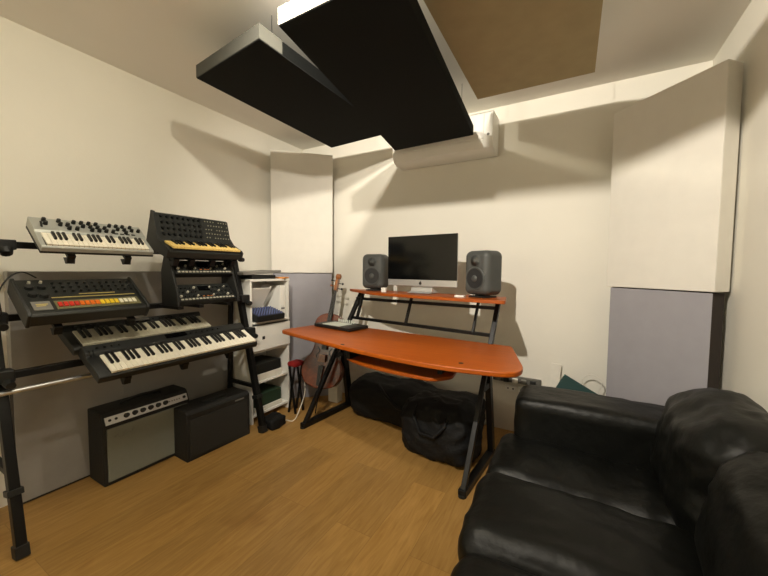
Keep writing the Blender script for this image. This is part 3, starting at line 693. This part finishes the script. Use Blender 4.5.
for k in range(4):
    u = -.009+k*.006
    b = MB(); b.cyl(CMX @ Vector((u, .079, 1.01)), CMX @ Vector((u*1.6, .09, .45)), .0005, n=5); b.cyl(CMX @ Vector((u*1.6, .09, .45)), CMX @ Vector((u, .074, .39)), .0007, n=5); b.build('string', MGREY, t)

# ------------------------------------------------------------------ things under the desk
t = thing('carrier_box', 'narrow white box standing on the floor behind left desk leg', 'box', (-1.875, 2.44, 0))
MB().bx(-.05, .05, -.04, .04, 0, .22).build('box', PAPER, t, bevel=.003)
MB().bx(-.051, .051, -.041, .041, .22, .25).build('lid', BPLAST, t, bevel=.003)
t = thing('gig_bag', 'long crumpled black gig bag lying on the floor under the desk', 'bag', (-1.1, 2.38, 0), (0, 0, R(-4)))
rbox(-.50, .56, -.17, .17, .005, .29, .10, 22, puff=.01, wr=.03, seed=2, wscale=(5, 5, 5)).build('body', BAG, t, smooth='all')
MB().tube([(-.2, -.13, .30), (-.1, -.20, .26), (0, -.205, .19), (.12, -.195, .17), (.22, -.16, .25), (.26, -.08, .32)], .012, 6).build('shoulder_strap', BAG, t, smooth='all')
t = thing('backpack', 'black backpack slumped on the floor in front of the right desk leg', 'bag', (-.735, 2.085, 0), (0, 0, R(-14)))
rbox(-.25, .24, -.14, .14, .004, .33, .10, 20, puff=.02, wr=.03, seed=5, wscale=(6, 6, 6)).build('body', BAG, t, smooth='all')
MB().tube([(-.12, -.10, .32), (-.1, -.165, .27), (-.04, -.18, .18), (.06, -.172, .18), (.12, -.15, .26), (.1, -.06, .34)], .011, 6).build('shoulder_strap', BAG, t, smooth='all')
MB().ring((.0, .0, .345), .05, .008, (0, .3, 1), 20, 6).build('top_handle', BAG, t, smooth='all')
# sockets and trunking on the back wall
t = thing('power_strip', 'grey power strip with plugs on back wall between desk and sofa', 'power strip', (-.35, YB-.001, .40))
MB().bx(-.17, .16, -.035, 0, -.022, .022).build('body', STRIPG, t, bevel=.004)
for k in range(5):
    MB().bx(-.15+k*.06, -.112+k*.06, -.055-.006*(k % 2), -.033, -.017, .015).build('plug', (MGREY, BPLAST, WPLAST, MGREY, BPLAST)[k], t, bevel=.004)
for k, (x, lab) in enumerate(((-.395, 'white wall socket below the grey power strip'), (-.305, 'white wall socket below power strip, nearer the sofa'))):
    t = thing('wall_socket', lab, 'socket', (x, YB-.001, .325))
    MB().bx(-.04, .04, -.012, 0, -.022, .022).build('plate', WPLAST, t, bevel=.003)
    for u in (-.018, .018): MB().cyl((u, -.0115, 0), (u, -.0135, 0), .006, n=10).build('socket_hole', BPLAST, t)
# folder, paper and cables behind the sofa
o = MB().bx(-.13, .13, -.012, .012, 0, .46).build('folder', TEAL, bevel=.003); o.location = (-.14, 2.42, 0.066); o.rotation_euler = (R(-8), R(28), 0); tag(o, 'dark teal folder standing tilted between sofa and back wall', 'folder')
o = MB().bx(-.03, .03, -.004, .004, 0, .56).build('paper_sheet', PAPER); o.location = (-.125, 2.57, 0.002); o.rotation_euler = (R(-4), R(3), 0); tag(o, 'white card leaning on back wall behind teal folder', 'paper')
cable([(.08, 2.60, .30), (.06, 2.58, .47), (.11, 2.56, .53), (.17, 2.55, .49), (.15, 2.56, .40), (.19, 2.56, .30)], .003, PAPER, 'power_cable', 'thin white cable looping up behind the sofa arm, beside grey corner panel')

# ------------------------------------------------------------------ sofa
t = thing('sofa', 'black leather two-seat sofa with plump cushions along the right wall', 'sofa', (.17, 1.1, 0))
O = Vector((.17, 1.1, 0))
def q(x0, x1, y0, y1): return x0-O.x, x1-O.x, y0-O.y, y1-O.y
rbox(*q(-.255, .56, .10, 1.72), .05, .31, .03, 10, wr=.003).build('base', LEATH, t, smooth='all')
rbox(*q(-.228, .60, 1.64, 1.90), .04, .615, .04, 22, puff=.004, wr=.007, seed=3, wscale=(5, 5, 5)).build('armrest', LEATH, t, smooth='all')
rbox(*q(-.24, .60, .0, .20), .04, .60, .06, 14, puff=.008, wr=.008, seed=8, wscale=(5, 5, 5)).build('armrest', LEATH, t, smooth='all')
rbox(*q(.44, .625, .08, 1.86), .05, .66, .05, 18, wr=.006, seed=6).build('back_frame', LEATH, t, smooth='all')
def leather_cushion(nm, args, r, **kw): return rbox(*args, r, 34, **kw).build(nm, LEATH, t, smooth='all')
leather_cushion('seat_cushion', (*q(-.285, .40, 1.315, 1.70), .285, .425), .06, puff=.015, wr=.017, seed=11, wscale=(4.5, 2.2, 4))
leather_cushion('seat_cushion', (*q(-.29, .40, .935, 1.325), .285, .435), .065, puff=.022, wr=.014, seed=15, wscale=(2.5, 3.5, 4))
leather_cushion('seat_cushion', (*q(-.262, .40, .20, .945), .285, .425), .07, puff=.02, wr=.012, seed=19, wscale=(2.5, 3, 4))
c = leather_cushion('back_cushion', (-.12, .12, -.26, .27, -.19, .19), .11, puff=.02, puffx=.02, wr=.02, seed=21, wscale=(3.5, 3.5, 3.5)); c.location = (.425-O.x, 1.46-O.y, .575); c.rotation_euler = (0, R(10), R(-4))
c = leather_cushion('back_cushion', (-.12, .12, -.46, .43, -.19, .19), .11, puff=.02, puffx=.04, wr=.02, seed=31, wscale=(3.5, 3, 3.5)); c.location = (.455-O.x, .82-O.y, .56); c.rotation_euler = (0, R(12), 0)
for x in (-.2, .5):
    for y in (.08, 1.78): MB().cyl((x-O.x, y-O.y, 0), (x-O.x, y-O.y, .06), .022).build('foot', BPLAST, t)
